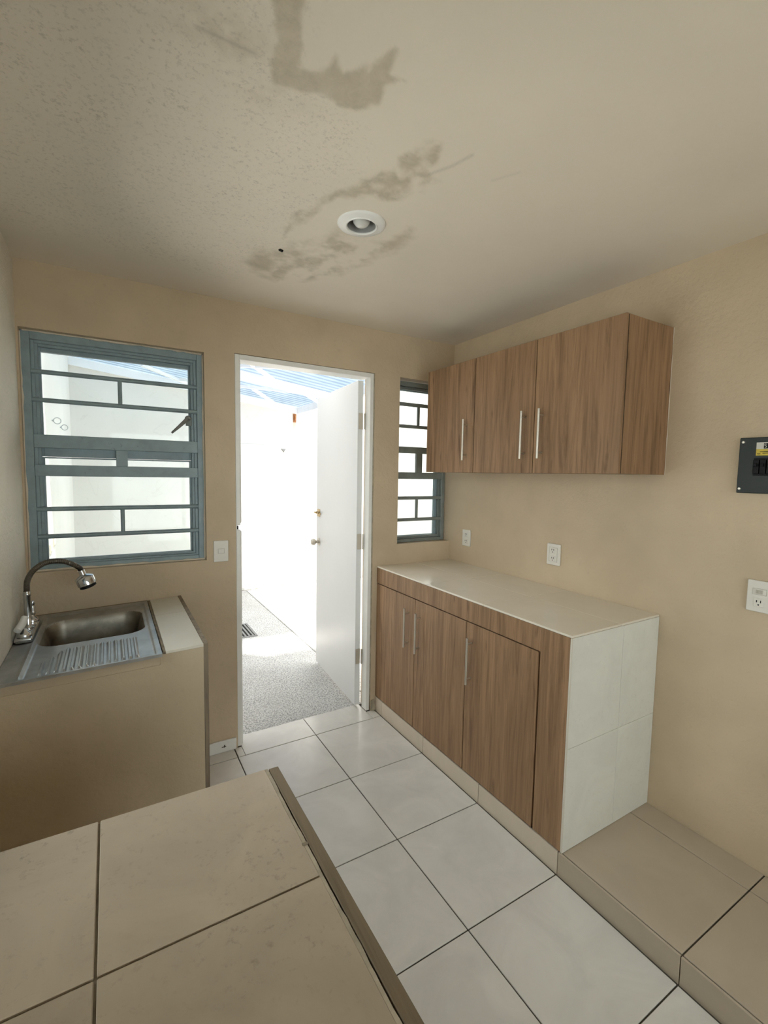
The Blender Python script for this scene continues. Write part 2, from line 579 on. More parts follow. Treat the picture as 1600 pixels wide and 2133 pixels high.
# ------------------------------------------------------------------ room shell
DOOR = (-0.879, -0.033, -0.1, 2.156)
WIN1 = (-1.777, -1.030, 1.073, 2.137)
WIN2 = (0.149, XW, 1.083, 2.155)
wall('wall_back', 'X', XL - 0.12, XW + 0.12, -0.1, ZC + 0.12, YB, YO, [DOOR, WIN1, WIN2], WALL,
     'beige plastered back wall around the open door and the two windows')
wall('wall_right', 'Y', YR - 0.12, YB, -0.1, ZC + 0.12, XW, XW + 0.12, [], WALL,
     'beige plastered wall behind the wooden cabinets')
LW_FILL = (-1.80, -0.52, 0.96, 2.06)  # added opening out of view, lets in fill daylight from the left
wall('wall_left', 'Y', YR - 0.12, YB, -0.1, ZC + 0.12, XL - 0.12, XL, [LW_FILL], WALLR,
     'rough beige plastered wall beside the sink')
RW_FILL = (-1.45, 0.25, 0.55, 2.05)  # added opening behind the camera, brings in fill daylight
wall('wall_rear', 'X', XL, XW, -0.1, ZC + 0.12, YR - 0.12, YR, [RW_FILL], WALL,
     'beige plastered wall behind the camera')

def glazing(name, axis, a0, a1, z0, z1, p, n, label):
    t = thing(name, (((a0 + a1) / 2, p, z0) if axis == 'X' else (p, (a0 + a1) / 2, z0)), label, 'window', kind='structure')
    B = (lambda mb, A, C, q0, q1, z, w: mb.box(A, C, q0, q1, z, w)) if axis == 'X' else (lambda mb, A, C, q0, q1, z, w: mb.box(q0, q1, A, C, z, w))
    mb = MB()
    B(mb, a0, a1, p - .03, p + .03, z0, z0 + .05); B(mb, a0, a1, p - .03, p + .03, z1 - .05, z1)
    for k in range(n + 1):
        c = a0 + (a1 - a0) * k / n
        B(mb, max(a0, c - .025), min(a1, c + .025), p - .03, p + .03, z0 + .05, z1 - .05)
    mb.build('window_frame', WINP, t)
    for k in range(n):
        l, r = a0 + (a1 - a0) * k / n + .025, a0 + (a1 - a0) * (k + 1) / n - .025
        m2 = MB(); B(m2, l, r, p - .003, p + .003, z0 + .05, z1 - .05); m2.build('pane', GLASS, t)
    return t
glazing('window_fill_rear', 'X', RW_FILL[0], RW_FILL[1], RW_FILL[2], RW_FILL[3], YR - 0.06, 2, 'unseen window added in the wall behind the camera to brighten the room')
glazing('window_fill_left', 'Y', LW_FILL[0], LW_FILL[1], LW_FILL[2], LW_FILL[3], XL - 0.06, 2, 'unseen window added in the left wall to brighten the kitchen')


gp = MB().box(-9, XL - 0.125, -9, 9, -0.3, -0.14).box(XL - 0.125, 9, -9, YR - 0.125, -0.3, -0.14).build('ground', CONC)
tag(gp, 'concrete ground around the house', 'ground', kind='structure')

# ceiling with damp stains held in mesh attributes
def in_poly(P, poly):
    x, y = P[:, 0], P[:, 1]
    c = np.zeros(len(P), bool)
    d = np.full(len(P), 9.0)
    n = len(poly)
    for i in range(n):
        x1, y1 = poly[i]; x2, y2 = poly[(i + 1) % n]
        cond = ((y1 > y) != (y2 > y)) & (x < (x2 - x1) * (y - y1) / (y2 - y1 + 1e-12) + x1)
        c ^= cond
        ex, ey = x2 - x1, y2 - y1
        t = np.clip(((x - x1) * ex + (y - y1) * ey) / (ex * ex + ey * ey + 1e-12), 0, 1)
        d = np.minimum(d, np.hypot(x - x1 - t * ex, y - y1 - t * ey))
    return np.where(c, d, -d)

def line_dist(P, pts):
    x, y = P[:, 0], P[:, 1]
    d = np.full(len(P), 9.0)
    for (x1, y1), (x2, y2) in zip(pts, pts[1:]):
        ex, ey = x2 - x1, y2 - y1
        t = np.clip(((x - x1) * ex + (y - y1) * ey) / (ex * ex + ey * ey + 1e-12), 0, 1)
        d = np.minimum(d, np.hypot(x - x1 - t * ex, y - y1 - t * ey))
    return d

def vnoise(P, scale, seed):
    rng = np.random.RandomState(seed)
    g = rng.rand(256, 256)
    q = P * scale
    i = np.floor(q).astype(int)
    f = q - i
    f = f * f * (3 - 2 * f)
    a = g[i[:, 0] % 256, i[:, 1] % 256]; b = g[(i[:, 0] + 1) % 256, i[:, 1] % 256]
    c = g[i[:, 0] % 256, (i[:, 1] + 1) % 256]; d = g[(i[:, 0] + 1) % 256, (i[:, 1] + 1) % 256]
    return (a * (1 - f[:, 0]) + b * f[:, 0]) * (1 - f[:, 1]) + (c * (1 - f[:, 0]) + d * f[:, 0]) * f[:, 1]

def fbm(P, scale, seed, n=4):
    s = np.zeros(len(P)); w = 0
    for k in range(n):
        s += vnoise(P, scale * 2 ** k, seed + k) * 0.6 ** k
        w += 0.6 ** k
    return s / w

POLY_A = [(-1.188, -1.544), (-1.125, -1.583), (-1.113, -1.527), (-1.076, -1.422), (-1.075, -1.409), (-1.039, -1.427), (-1.021, -1.475), (-0.993, -1.446), (-0.956, -1.486), (-0.945, -1.476), (-0.935, -1.505), (-0.924, -1.553), (-0.9, -1.501), (-0.865, -1.502), (-0.893, -1.465), (-0.884, -1.444), (-0.882, -1.413), (-0.901, -1.405), (-0.919, -1.364), (-0.965, -1.354), (-1.0, -1.372), (-1.052, -1.346), (-1.11, -1.341), (-1.131, -1.366), (-1.145, -1.452), (-1.17, -1.492)]
POLY_B = [(-0.758, -1.161), (-0.749, -1.201), (-0.728, -1.228), (-0.689, -1.204), (-0.736, -1.288), (-0.719, -1.324), (-0.72, -1.375), (-0.673, -1.391), (-0.637, -1.32), (-0.644, -1.289), (-0.614, -1.27), (-0.583, -1.258), (-0.601, -1.194), (-0.647, -1.22), (-0.624, -1.114), (-0.662, -1.086), (-0.712, -1.092), (-0.766, -1.037), (-0.803, -1.021), (-0.828, -0.906), (-0.868, -0.77), (-0.871, -0.662), (-0.896, -0.785), (-0.863, -0.92), (-0.833, -1.054), (-0.787, -1.107)]
POLY_C = [(-0.939, -0.366), (-0.92, -0.522), (-0.861, -0.631), (-0.778, -0.703), (-0.722, -0.847), (-0.642, -0.79), (-0.536, -0.829), (-0.497, -0.973), (-0.455, -0.852), (-0.524, -0.67), (-0.555, -0.492), (-0.645, -0.367), (-0.755, -0.281), (-0.879, -0.307)]
POLY_D = [(-0.933, -0.394), (-0.929, -0.495), (-0.891, -0.51), (-0.831, -0.459), (-0.815, -0.348), (-0.88, -0.345)]
POLY_R = [(-1.9, -1.289), (-1.6, -2.2), (-1.125, -1.583), (-1.076, -1.422), (-0.948, -1.353), (-0.881, -1.314), (-0.808, -1.249), (-0.833, -1.054), (-0.873, -0.784), (-0.853, -0.555), (-0.937, -0.391), (-0.942, -0.187), (-1.9, -0.25)]
LAMP = (-0.669, -0.921)
xs = np.concatenate([np.arange(XL, -0.35, 0.0065), np.linspace(-0.35, XW, 12)])
ys = np.concatenate([np.linspace(YR, -2.0, 10)[:-1], np.arange(-2.0, YB + 0.003, 0.0065)])
ys[-1] = YB
gx, gy = np.meshgrid(xs, ys)
P = np.stack([gx.ravel(), gy.ravel()], 1)
nx, ny = len(xs), len(ys)
faces = []
for j in range(ny - 1):
    for i in range(nx - 1):
        cx, cy = (xs[i] + xs[i + 1]) / 2, (ys[j] + ys[j + 1]) / 2
        if (cx - LAMP[0]) ** 2 + (cy - LAMP[1]) ** 2 < 0.062 ** 2:
            continue
        faces.append((j * nx + i, j * nx + i + 1, (j + 1) * nx + i + 1, (j + 1) * nx + i))
me = bpy.data.meshes.new('ceiling')
me.from_pydata([(x, y, ZC) for x, y in P], [], faces)
me.materials.append(CEIL)
wob = (fbm(P, 18, 3) - 0.5)
def soft(poly, w, wobble):
    return np.clip((in_poly(P, poly) + wob * wobble) / w + 0.5, 0, 1)
n1, n2 = fbm(P, 14, 11), fbm(P, 30, 21)
st = 0.85 * soft(POLY_A, 0.012, 0.03) * (0.75 + 0.5 * n1)
st = np.maximum(st, 0.9 * soft(POLY_B, 0.02, 0.05) * np.clip(n2 * 2.2 - 0.35, 0.15, 1))
st = np.maximum(st, 0.85 * soft(POLY_C, 0.06, 0.08) * np.clip(n1 * 3.6 - 1.35, 0, 1))
st = np.maximum(st, 0.9 * soft(POLY_D, 0.05, 0.06))
for (ax_, ay_, sx, sy, k) in ((-1.23, -1.40, .13, .07, .5), (-1.33, -1.46, .10, .06, .45), (-1.12, -1.30, .12, .05, .35)):
    st = np.maximum(st, k * np.exp(-((P[:, 0] - ax_) / sx) ** 2 - ((P[:, 1] - ay_) / sy) ** 2) * np.clip(n2 * 2.4 - 0.5, 0, 1))
st = np.clip(st, 0, 1)
ro = 0.8 * soft(POLY_R, 0.10, 0.10) * np.clip(0.9 * n1 + 0.1, 0, 1) + 0.04
ck = np.zeros(len(P))
for pts, w, k in (([(-0.627, -1.267), (-0.593, -1.332), (-0.576, -1.396)], 0.009, 0.35), ([(-1.287, -1.388), (-1.231, -1.389), (-1.171, -1.39)], 0.009, 0.4), ([(-0.451, -1.343), (-0.411, -1.414)], 0.008, 0.18)):
    ck = np.maximum(ck, k * np.clip(1 - line_dist(P, pts) / w, 0, 1))
for nm, arr in (('stain', st), ('rough', ro), ('crack', ck)):
    at = me.attributes.new(nm, 'FLOAT', 'POINT')
    at.data.foreach_set('value', arr.astype(np.float32))
ceil_ob = bpy.data.objects.new('ceiling', me)
COL.objects.link(ceil_ob)
tag(ceil_ob, 'beige plaster ceiling with grey damp stains around the lamp', 'ceiling', kind='structure')
put(ceil_ob, (0, 0, 0))
hole = MB().tube([(-0.857, -0.583, ZC - 0.0015), (-0.843, -0.577, ZC - 0.0015)], 0.006, 8).build('drill_hole', BLACK, ceil_ob)
box('roof_slab', XL - 0.3, XW + 0.3, YR - 0.3, 0.55, ZC + 0.14, ZC + 0.26, SLAB)
tag(bpy.data.objects['roof_slab'], 'concrete roof slab over the kitchen', 'roof', kind='structure')

# floor: grout bed with one object per tile
T, G = 0.45, 0.005
fl = MB().box(XL, 0.0, YR, YB, -0.06, -0.004).box(DOOR[0], DOOR[1], YB, 0.2045, -0.06, -0.004).build('floor', GROUT)
tag(fl, 'pale glossy tiled kitchen floor with dark grout lines', 'floor', kind='structure')
full = None
def tile(name, x0, x1, y0, y1, z0, z1, mat, parent, bev=0.0012):
    return MB().box(x0, x1, y0, y1, z0, z1, bev).build(name, mat, parent)
X_EDGES = [0.0, -0.45, -0.90, -1.35, XL]
for i in range(4):
    x1, x0 = X_EDGES[i] - G / 2, X_EDGES[i + 1] + G / 2
    if i == 3: x0 = XL + 0.001
    if i == 0: x1 = -0.009
    for j in range(11):
        y1, y0 = -T * j - G / 2, max(-T * (j + 1) + G / 2, YR)
        if y1 < YR + 0.02: continue
        if i in (1, 2) and y0 > YR + 0.01:
            if full is None:
                full = tile('floor_tile', x0, x1, y0, y1, -0.008, 0.0, FTILE, fl)
            else:
                share(full, 'floor_tile', ((x0 + x1) / 2, (y0 + y1) / 2, -0.008), fl)
        else:
            tile('floor_tile', x0, x1, y0, y1, -0.008, 0.0, FTILE, fl)
    # the cut row under the back wall and into the doorway
for x0, x1, y1 in ((-0.858, -0.452, 0.2055), (-0.448, -0.063, 0.2055), (-0.896, -0.860, 0.091), (-1.348, -0.902, 0.091), (XL + .001, -1.352, 0.091), (-0.061, -0.009, 0.091)):
    tile('floor_tile', x0, x1, G / 2, y1, -0.008, 0.0, FTILE, fl)

# raised floor along the right wall, its riser runs on as the kick of the base cabinet
rf = MB().box(0.006, XW, YR, YB, -0.06, HS - 0.004).build('floor_raised', GROUT)
tag(rf, 'raised tiled floor step along the right wall, one step above the kitchen floor', 'floor', kind='structure')
ry = [YB - 0.002, 0.0, -0.45, -0.90, -1.35, -1.80, -2.25, -2.70, -3.15, -3.60, YR]
for a, b in zip(ry, ry[1:]):
    m = KTILE if b > -1.4 else RTILE
    box('riser_tile', -0.001, 0.007, b + 0.0015, a - 0.0015, -0.006, HS - 0.0015, m, rf, 0.001)
for a, b in zip(ry[4:], ry[5:]):
    tile('floor_tile', 0.0105, 0.4505, b + G / 2, (a if a > -1.4 else a) - G / 2, HS - 0.008, HS, RTILE, rf)
    tile('floor_tile', 0.4545, XW - 0.002, b + G / 2, a - G / 2, HS - 0.008, HS, RTILE, rf)

# skirting pieces
bb = box('baseboard_back', -1.155, -0.889, YB - 0.011, YB - 0.0005, 0.0005, 0.066, FRAMEP, None, 0.002)
tag(bb, 'short painted tile skirting between the sink unit and the door', 'skirting', kind='structure')
mk = MB().box(-0.968, -0.945, YB - 0.0125, YB - 0.0112, 0.030, 0.034).box(-0.956, -0.950, YB - 0.0125, YB - 0.0112, 0.028, 0.042).build('paint_chip', GROUT, bb)
bb2 = box('baseboard_right', -0.031, -0.003, YB - 0.012, YB - 0.0005, 0.0005, 0.070, GROUTL, None, 0.002)
tag(bb2, 'tiny skirting stub between the door frame and the base cabinet', 'skirting', kind='structure')

# ------------------------------------------------------------------ patio behind the house
YF = 3.57
pf = MB().box(XL - 0.4, 2.75, 0.205, YF + 0.3, -0.12, -0.016).build('patio_floor', GROUT)
tag(pf, 'bright concrete patio floor beyond the door', 'floor', kind='structure')
for x0, x1, y0, y1 in ((-1.8, 0.036, 0.207, 1.575), (-1.8, 0.036, 1.581, YF), (0.042, 2.60, 0.23, YF)):
    box('concrete_slab', x0, x1, y0, y1, -0.03, -0.004, CONC, pf, 0.003)
wall('wall_patio_far', 'X', XL - 0.2, 2.75, -0.12, 3.0, YF, YF + 0.15, [], FARW, 'sunlit white patio wall seen through the doorway')
wall('wall_patio_left', 'Y', 0.225, YF, -0.12, 3.0, -1.95, -1.80, [], PATIOW, 'white patio wall on the left beyond the barred window')
wall('wall_patio_right', 'Y', 0.225, YF, -0.12, 3.0, 2.60, 2.75, [], PATIOW, 'white patio wall on the right behind the narrow window')

def rz(x):
    return 2.45 - 0.125 * x
roof = thing('patio_roof', (-0.5, YF, 2.5), 'white steel lean-to roof frame with pale blue translucent sheets', 'roof')
MB().bar((-1.80, YF - 0.025, rz(-1.80)), (0.74, YF - 0.025, rz(0.74)), 0.05, 0.085).build('edge_beam', ROOFP, roof)
MB().bar((0.74, YF - 0.05, rz(0.74)), (0.74, 0.98, rz(0.74)), 0.05, 0.085).build('edge_beam', ROOFP, roof)
for yy in (2.30, 1.05):
    MB().bar((-1.80, yy, rz(-1.80)), (0.715, yy, rz(0.715)), 0.05, 0.085).build('rafter', ROOFP, roof)
for a, b in (((-0.75, 3.26), (0.46, 2.41)), ((-0.05, 2.85), (0.464, 3.54)), ((0.28, 2.33), (0.70, 2.75)), ((-0.65, 2.24), (0.20, 1.35)), ((-1.15, 2.95), (-0.55, 3.5)), ((-0.42, 1.72), (-0.02, 2.2)), ((-1.5, 2.75), (-0.9, 2.35))):
    MB().bar((a[0], a[1], rz(a[0]) + .01), (b[0], b[1], rz(b[0]) + .01), 0.03, 0.03).build('brace', ROOFP, roof)
for k in range(4):
    y0 = 0.97 + k * 0.66
    mb = MB()
    pr = []
    n = 6
    for q in range(n):
        s = y0 + q * 0.11
        pr += [(s, 0), (s + 0.06, 0), (s + 0.075, 0.014), (s + 0.095, 0.014)]
    pr.append((y0 + 0.66, 0))
    if k == 3: pr = [p for p in pr if p[0] <= YF]
    vs = []
    for x in (-1.80, 0.76):
        vs += [(x, y, rz(x) + 0.045 + h + 0.002 * k) for y, h in pr]
    m = len(pr)
    mb.add(vs, [(i, i + 1, m + i + 1, m + i) for i in range(m - 1)])
    mb.build('roof_sheet', SHEET, roof)

# patio small things
g = thing('floor_drain', (-0.40, 2.02, -0.004), 'metal floor drain grate in the patio concrete', 'drain')
MB().box(-0.54, -0.29, 1.82, 1.84, -0.004, 0.004).box(-0.54, -0.29, 2.20, 2.22, -0.004, 0.004).box(-0.54, -0.52, 1.84, 2.20, -0.004, 0.004).box(-0.31, -0.29, 1.84, 2.20, -0.004, 0.004).build('frame', IRON, g)
box('pit', -0.52, -0.31, 1.84, 2.20, -0.0038, -0.0028, BLACK, g)
for k in range(6):
    x = -0.505 + k * 0.034
    box('bar', x, x + 0.016, 1.84, 2.20, -0.0028, 0.003, IRON, g)
w = MB().tube([(-1.80, 3.30, 1.872), (-0.9, 3.31, 1.868), (0.0, 3.32, 1.88), (0.8, 3.33, 1.90), (2.60, 3.34, 1.96)], 0.003, 6).build('clothesline', WIRE)
tag(w, 'thin clothesline wire strung across the patio', 'clothesline')
def ring(y, z, r, label):
    pts = [(-1.768 + r * math.cos(a), y, z + r * math.sin(a)) for a in [2 * math.pi * k / 16 for k in range(17)]]
    t = thing('wall_ring', (-1.80, y, z - r), label, 'hook', 'iron rings on the left patio wall')
    MB().tube(pts, 0.0035, 6, False).build('loop', WIRE, t, True)
    MB().tube([(-1.80, y, z), (-1.788, y, z)], 0.006, 8).build('anchor', WIRE, t, True)
ring(1.64, 1.879, 0.022, 'nearer iron ring on the patio wall seen through the left window')
ring(2.28, 1.881, 0.022, 'iron ring on the patio wall beside the end of the clothesline')
for (y, z, lb) in ((1.44, 1.036, 'upper small switch plate on the patio wall seen above the faucet'), (1.22, 1.022, 'lower small switch plate on the patio wall seen above the faucet')):
    t = thing('outdoor_switch', (-1.80, y, z - 0.03), lb, 'switch')
    box('plate', -1.80, -1.793, y - 0.06, y + 0.06, z - 0.03, z + 0.03, PLASTICD, t, 0.002)
    box('rocker', -1.793, -1.789, y - 0.03, y + 0.03, z - 0.018, z + 0.018, PLASTIC, t)
hk = MB().add([(0.505, YF, 1.853), (0.575, YF, 1.850), (0.545, YF, 1.805), (0.512, YF - 0.015, 1.848), (0.568, YF - 0.015, 1.845), (0.545, YF - 0.02, 1.812)],
              [(0, 1, 4, 3), (1, 2, 5, 4), (2, 0, 3, 5), (3, 4, 5), (0, 2, 1)]).build('wall_bracket', IRON)
tag(hk, 'small grey triangular bracket on the far patio wall', 'bracket')
t = thing('rusty_bracket', (0.69, YF, 2.20), 'rusty iron bracket under the corner of the patio roof', 'bracket')
MB().box(0.675, 0.715, YF - 0.006, YF, 2.21, 2.32).build('plate', RUST, t)
MB().box(0.687, 0.703, YF - 0.03, YF - 0.006, 2.235, 2.30).build('lug', RUST, t)

# ------------------------------------------------------------------ windows
def window_left():
    t = thing('window_1', (-1.40, 0.14, WIN1[2]), 'wide blue-grey steel barred window above the sink', 'window', kind='structure')
    x0, x1, z0, z1 = WIN1
    yf, yb = 0.137, 0.178
    MB().box(x0, x0 + .033, yf, yb, z0, z1, .002).box(x1 - .030, x1, yf, yb, z0, z1, .002) \
        .box(x0 + .033, x1 - .030, yf, yb, z1 - .036, z1, .002).box(x0 + .033, x1 - .030, yf, yb, z0, z0 + .024, .002).build('outer_frame', WINP, t)
    a, b = x0 + .033, x1 - .030
    # stepped inner frame
    for d, (q0, q1) in ((0.0, (0.150, 0.168)), (0.012, (0.160, 0.178))):
        A, B_, Z0, Z1 = a + d, b - d, z0 + .022 + d * .8, z1 - .034 - d
        wd = .014
        MB().box(A, A + wd, q0, q1, Z0, Z1, .0015).box(B_ - wd, B_, q0, q1, Z0, Z1, .0015) \
            .box(A + wd, B_ - wd, q0, q1, Z1 - wd, Z1, .0015).box(A + wd, B_ - wd, q0, q1, Z0, Z0 + wd * .7, .0015).build('inner_frame', WINP, t)
    # opening upper sash and fixed lower light
    for nm, Z0, Z1 in (('upper_sash', 1.592, 2.080), ('lower_sash', 1.098, 1.590)):
        lo = .040 if nm == 'upper_sash' else .018
        hi = .020 if nm == 'upper_sash' else .006
        s = MB().box(a + .010, a + .034, .180, .205, Z0, Z1, .0015).box(b - .034, b - .010, .180, .205, Z0, Z1, .0015) \
            .box(a + .034, b - .034, .180, .205, Z1 - hi, Z1, .001).box(a + .034, b - .034, .180, .205, Z0, Z0 + lo, .0015).build(nm, WINP, t)
        box('pane', a + .034, b - .034, .191, .195, Z0 + lo, Z1 - hi, GLASS, s)
    for z in (1.966, 1.842, 1.353, 1.227):
        MB().tube([(a - .002, .150, z), (b + .002, .150, z)], .0105, 12).build('security_bar', WINP, t, True)
    for z0_, z1_, x in ((1.842, 1.966, -1.404), (1.227, 1.353, -1.407)):
        MB().tube([(x, .150, z0_ + .008), (x, .150, z1_ - .008)], .0095, 10).build('short_bar', WINP, t, True)
    box('rail', a, b, .139, .158, 1.630, 1.689, WINP, t, .0015)
    box('rail', a, b, .139, .158, 1.503, 1.554, WINP, t, .0015)
    box('stile', -1.428, -1.379, .139, .158, 1.554, 1.630, WINP, t, .0015)
    l = thing_part('latch_handle', (-1.100, .168, 1.79), t)
    MB().lathe([(0, -.020), (.011, -.020), (.014, -.016), (.014, 0), (.010, .01)], (-1.103, .160, 1.806), (0, 1, 0), 16).build('pivot', IRON, l, True)
    MB().tube([(-1.103, .145, 1.806), (-1.125, .138, 1.783), (-1.152, .136, 1.756), (-1.182, .134, 1.727)], [.010, .009, .0075, .005], 10).build('lever', IRON, l, True)
    MB().box(-1.112, -1.082, .158, .170, 1.770, 1.812, .002).build('mount_plate', WINP2, l)

def thing_part(name, loc, parent):
    o = bpy.data.objects.new(name, None)
    o.empty_display_size = 0.02
    COL.objects.link(o)
    put(o, loc, parent)
    return o

def window_right():
    t = thing('window_2', (0.36, 0.15, WIN2[2]), 'narrow grey steel barred window partly hidden by the wall cabinet', 'window', kind='structure')
    x0, x1, z0, z1 = WIN2[0] + .001, XW - .008, WIN2[2], WIN2[3] - .008
    yf, yb = .147, .19
    MB().box(x0, x0 + .028, yf, yb, z0, z1, .002).box(x1 - .026, x1, yf, yb, z0, z1, .002) \
        .box(x0 + .028, x1 - .026, yf, yb, z1 - .030, z1, .002).box(x0 + .028, x1 - .026, yf, yb, z0, z0 + .022, .002).build('outer_frame', WINP2, t)
    a, b = x0 + .028, x1 - .026
    A, B_ = a, b
    MB().box(A, A + .014, .172, .190, z0 + .02, z1 - .03, .001).box(B_ - .014, B_, .172, .190, z0 + .02, z1 - .03, .001) \
        .box(A + .014, B_ - .014, .172, .190, z1 - .048, z1 - .030, .001).box(A + .014, B_ - .014, .172, .190, z0 + .022, z0 + .038, .001).build('inner_frame', WINP2, t)
    for nm, Z0, Z1 in (('upper_sash', 1.702, z1 - .040), ('middle_sash', 1.532, 1.700), ('lower_sash', z0 + .030, 1.530)):
        s = MB().box(a + .002, a + .022, .192, .212, Z0, Z1, .001).box(b - .032, b - .008, .192, .212, Z0, Z1, .001) \
            .box(a + .022, b - .032, .192, .212, Z1 - .014, Z1, .001).box(a + .022, b - .032, .192, .212, Z0, Z0 + .012, .001).build(nm, WINP, t)
        box('pane', a + .022, b - .032, .200, .204, Z0 + .012, Z1 - .014, GLASS, s)
    for z, hgt in ((2.000, .024), (1.857, .022), (1.381, .022), (1.235, .022)):
        box('security_bar', a - .001, b + .001, .150, .166, z - hgt / 2, z + hgt / 2, WINP2, t, .003)
    box('rail', a, b, .149, .166, 1.680, 1.723, WINP2, t, .0015)
    box('rail', a, b, .149, .166, 1.509, 1.554, WINP2, t, .0015)
    box('stile', .326, .376, .149, .166, 1.554, 1.680, WINP2, t, .0015)
    for z0_, z1_, x in ((1.868, 1.988, .339), (1.246, 1.370, .340)):
        box('short_bar', x - .010, x + .010, .150, .164, z0_, z1_, WINP2, t, .003)

window_left()
window_right()
# crumbly plaster fillets round the left window
def fillet(p, q, r, name_parent, seed):
    rng = random.Random(seed)
    n = 26
    pts, rad = [], []
    for k in range(n + 1):
        f = k / n
        pts.append(tuple(p[i] + (q[i] - p[i]) * f + rng.uniform(-.002, .002) for i in range(3)))
        rad.append(r * rng.uniform(.55, 1.25))
    MB().tube(pts, rad, 7).build('plaster_fillet', PALEPL, name_parent, True)
W1 = bpy.data.objects['window_1']
fillet((-1.03, .134, 1.08), (-1.03, .134, 2.13), .006, W1, 1)
fillet((-1.77, .134, 2.137), (-1.035, .134, 2.137), .006, W1, 2)
fillet((-1.77, .134, 1.073), (-1.035, .134, 1.073), .007, W1, 3)
fillet((-1.777, .134, 1.08), (-1.777, .134, 2.13), .005, W1, 4)

# ------------------------------------------------------------------ door
d = thing('door_1', (-0.456, 0.15, 0), 'open white metal door with its frame, leading out to the patio', 'door', kind='structure')
fx0, fx1, fz = DOOR[0], DOOR[1], DOOR[3]
FB = 0.200
fr = MB()
fr.box(fx0 + .001, fx0 + .024, YB + .004, FB, 0.002, 1.224, .0015).box(fx0 + .001, fx0 + .024, YB + .004, FB, 1.250, fz - .002, .0015)
fr.box(fx0 + .001, fx0 + .009, YB + .004, FB, 1.224, 1.250)
fr.box(fx1 - .030, fx1 - .006, YB + .006, 0.160, 0.002, fz - .002, .0015)
fr.box(fx0 + .024, fx1 - .030, YB + .004, FB, fz - .029, fz - .002, .0015)
fr.box(fx0 + .024, fx0 + .036, YB + .030, YB + .060, 0.002, 1.215, .001)
fr.box(fx0 + .024, fx0 + .036, YB + .030, YB + .060, 1.26, fz - .029, .001)
frame = fr.build('door_frame', FRAMEP, d)
box('strike_hole', fx0 + .006, fx0 + .0135, YB + .0035, YB + .03, 1.228, 1.246, BLACK, frame)
box('plaster_seam', fx1 - .006, fx1 - .0005, YB + .001, YB + .03, 0.07, fz, GROUTL, frame)

leaf = thing_part('door_leaf', (-0.082, 0.168, 0.015), d)
ang = math.radians(-4.0)
def leafpt(u, v, z):
    """u along the leaf from the hinge, v thickness (towards -X), local"""
    c, s = math.cos(ang), math.sin(ang)
    # along = (-sin(ang), cos(ang)); across = (-cos, -sin)
    return (-0.073 + u * (-s) * 1.0 + v * (-c), 0.170 + u * c + v * (-s), z)
mb = MB().box(0.0, 0.80, 0.0, 0.036, 0.018, 2.118, .0015)
mb.tilt(lambda p: leafpt(p[0], p[1], p[2]))
mb.build('panel', DOORP, leaf)
mb = MB().box(0.004, 0.796, 0.0365, 0.0372, 0.03, 2.10)
kn = MB().lathe([(.030, .0), (.030, .003), (.026, .007), (.012, .009), (.012, .026), (.022, .032), (.026, .042), (.026, .055), (.020, .062), (0, .064)], (0, 0, 0), (0, 1, 0), 24)
kn.tilt(lambda p: leafpt(.738 + p[0], .036 + p[1], 1.003 + p[2]))
kn.build('door_knob', NICKEL, leaf, True)
kn = MB().lathe([(.030, .0), (.030, .003), (.012, .009), (.012, .026), (.026, .042), (.026, .055), (0, .064)], (0, 0, 0), (0, -1, 0), 24)
kn.tilt(lambda p: leafpt(.738 + p[0], p[1], 1.003 + p[2]))
kn.build('door_knob', NICKEL, leaf, True)
bo = thing_part('barrel_bolt', leafpt(.74, .04, 1.20), d)
m1 = MB().box(.715, .775, .036, .039, 1.200, 1.258, .001)
m1.tilt(lambda p: leafpt(*p)); m1.build('bolt_plate', BRASS, bo)
m1 = MB().tube([(.68, .047, 1.226), (.800, .047, 1.226)], .006, 10)
m1.tilt(lambda p: leafpt(*p)); m1.build('bolt_rod', BRASS, bo, True)
m1 = MB().tube([(.715, .046, 1.229), (.735, .046, 1.229)], .011, 10).tube([(.755, .046, 1.229), (.775, .046, 1.229)], .011, 10).tube([(.745, .05, 1.229), (.745, .075, 1.236)], .005, 8)
m1.tilt(lambda p: leafpt(*p)); m1.build('bolt_guide', BRASS, bo, True)
for z in (1.867, 1.104, .347):
    h = thing_part('hinge', (-0.07, .165, z - .05), d)
    MB().tube([(-0.068, .160, z - .05), (-0.068, .160, z + .05)], .006, 10).build('pin', NICKEL, h, True)
    MB().box(-0.105, -0.074, .1665, .1695, z - .05, z + .05, .0008).build('flap', NICKEL, h)
    MB().box(-0.0625, -0.039, .1605, .1630, z - .05, z + .05, .0008).build('flap', NICKEL, h)
# ------------------------------------------------------------------ handles
def bar_handle(parent, x_face, y, z0, z1):
    """vertical bar handle on a face looking to -X"""
    h = thing_part('handle', (x_face - .015, y, z0), parent)
    xo = x_face - .030
    MB().tube([(xo, y, z0), (xo, y, z1)], .0058, 14).build('grip', NICKEL, h, True)
    for z in (z0 + .028, z1 - .028):
        MB().tube([(xo, y, z), (x_face, y, z)], .0042, 10).build('post', NICKEL, h, True)

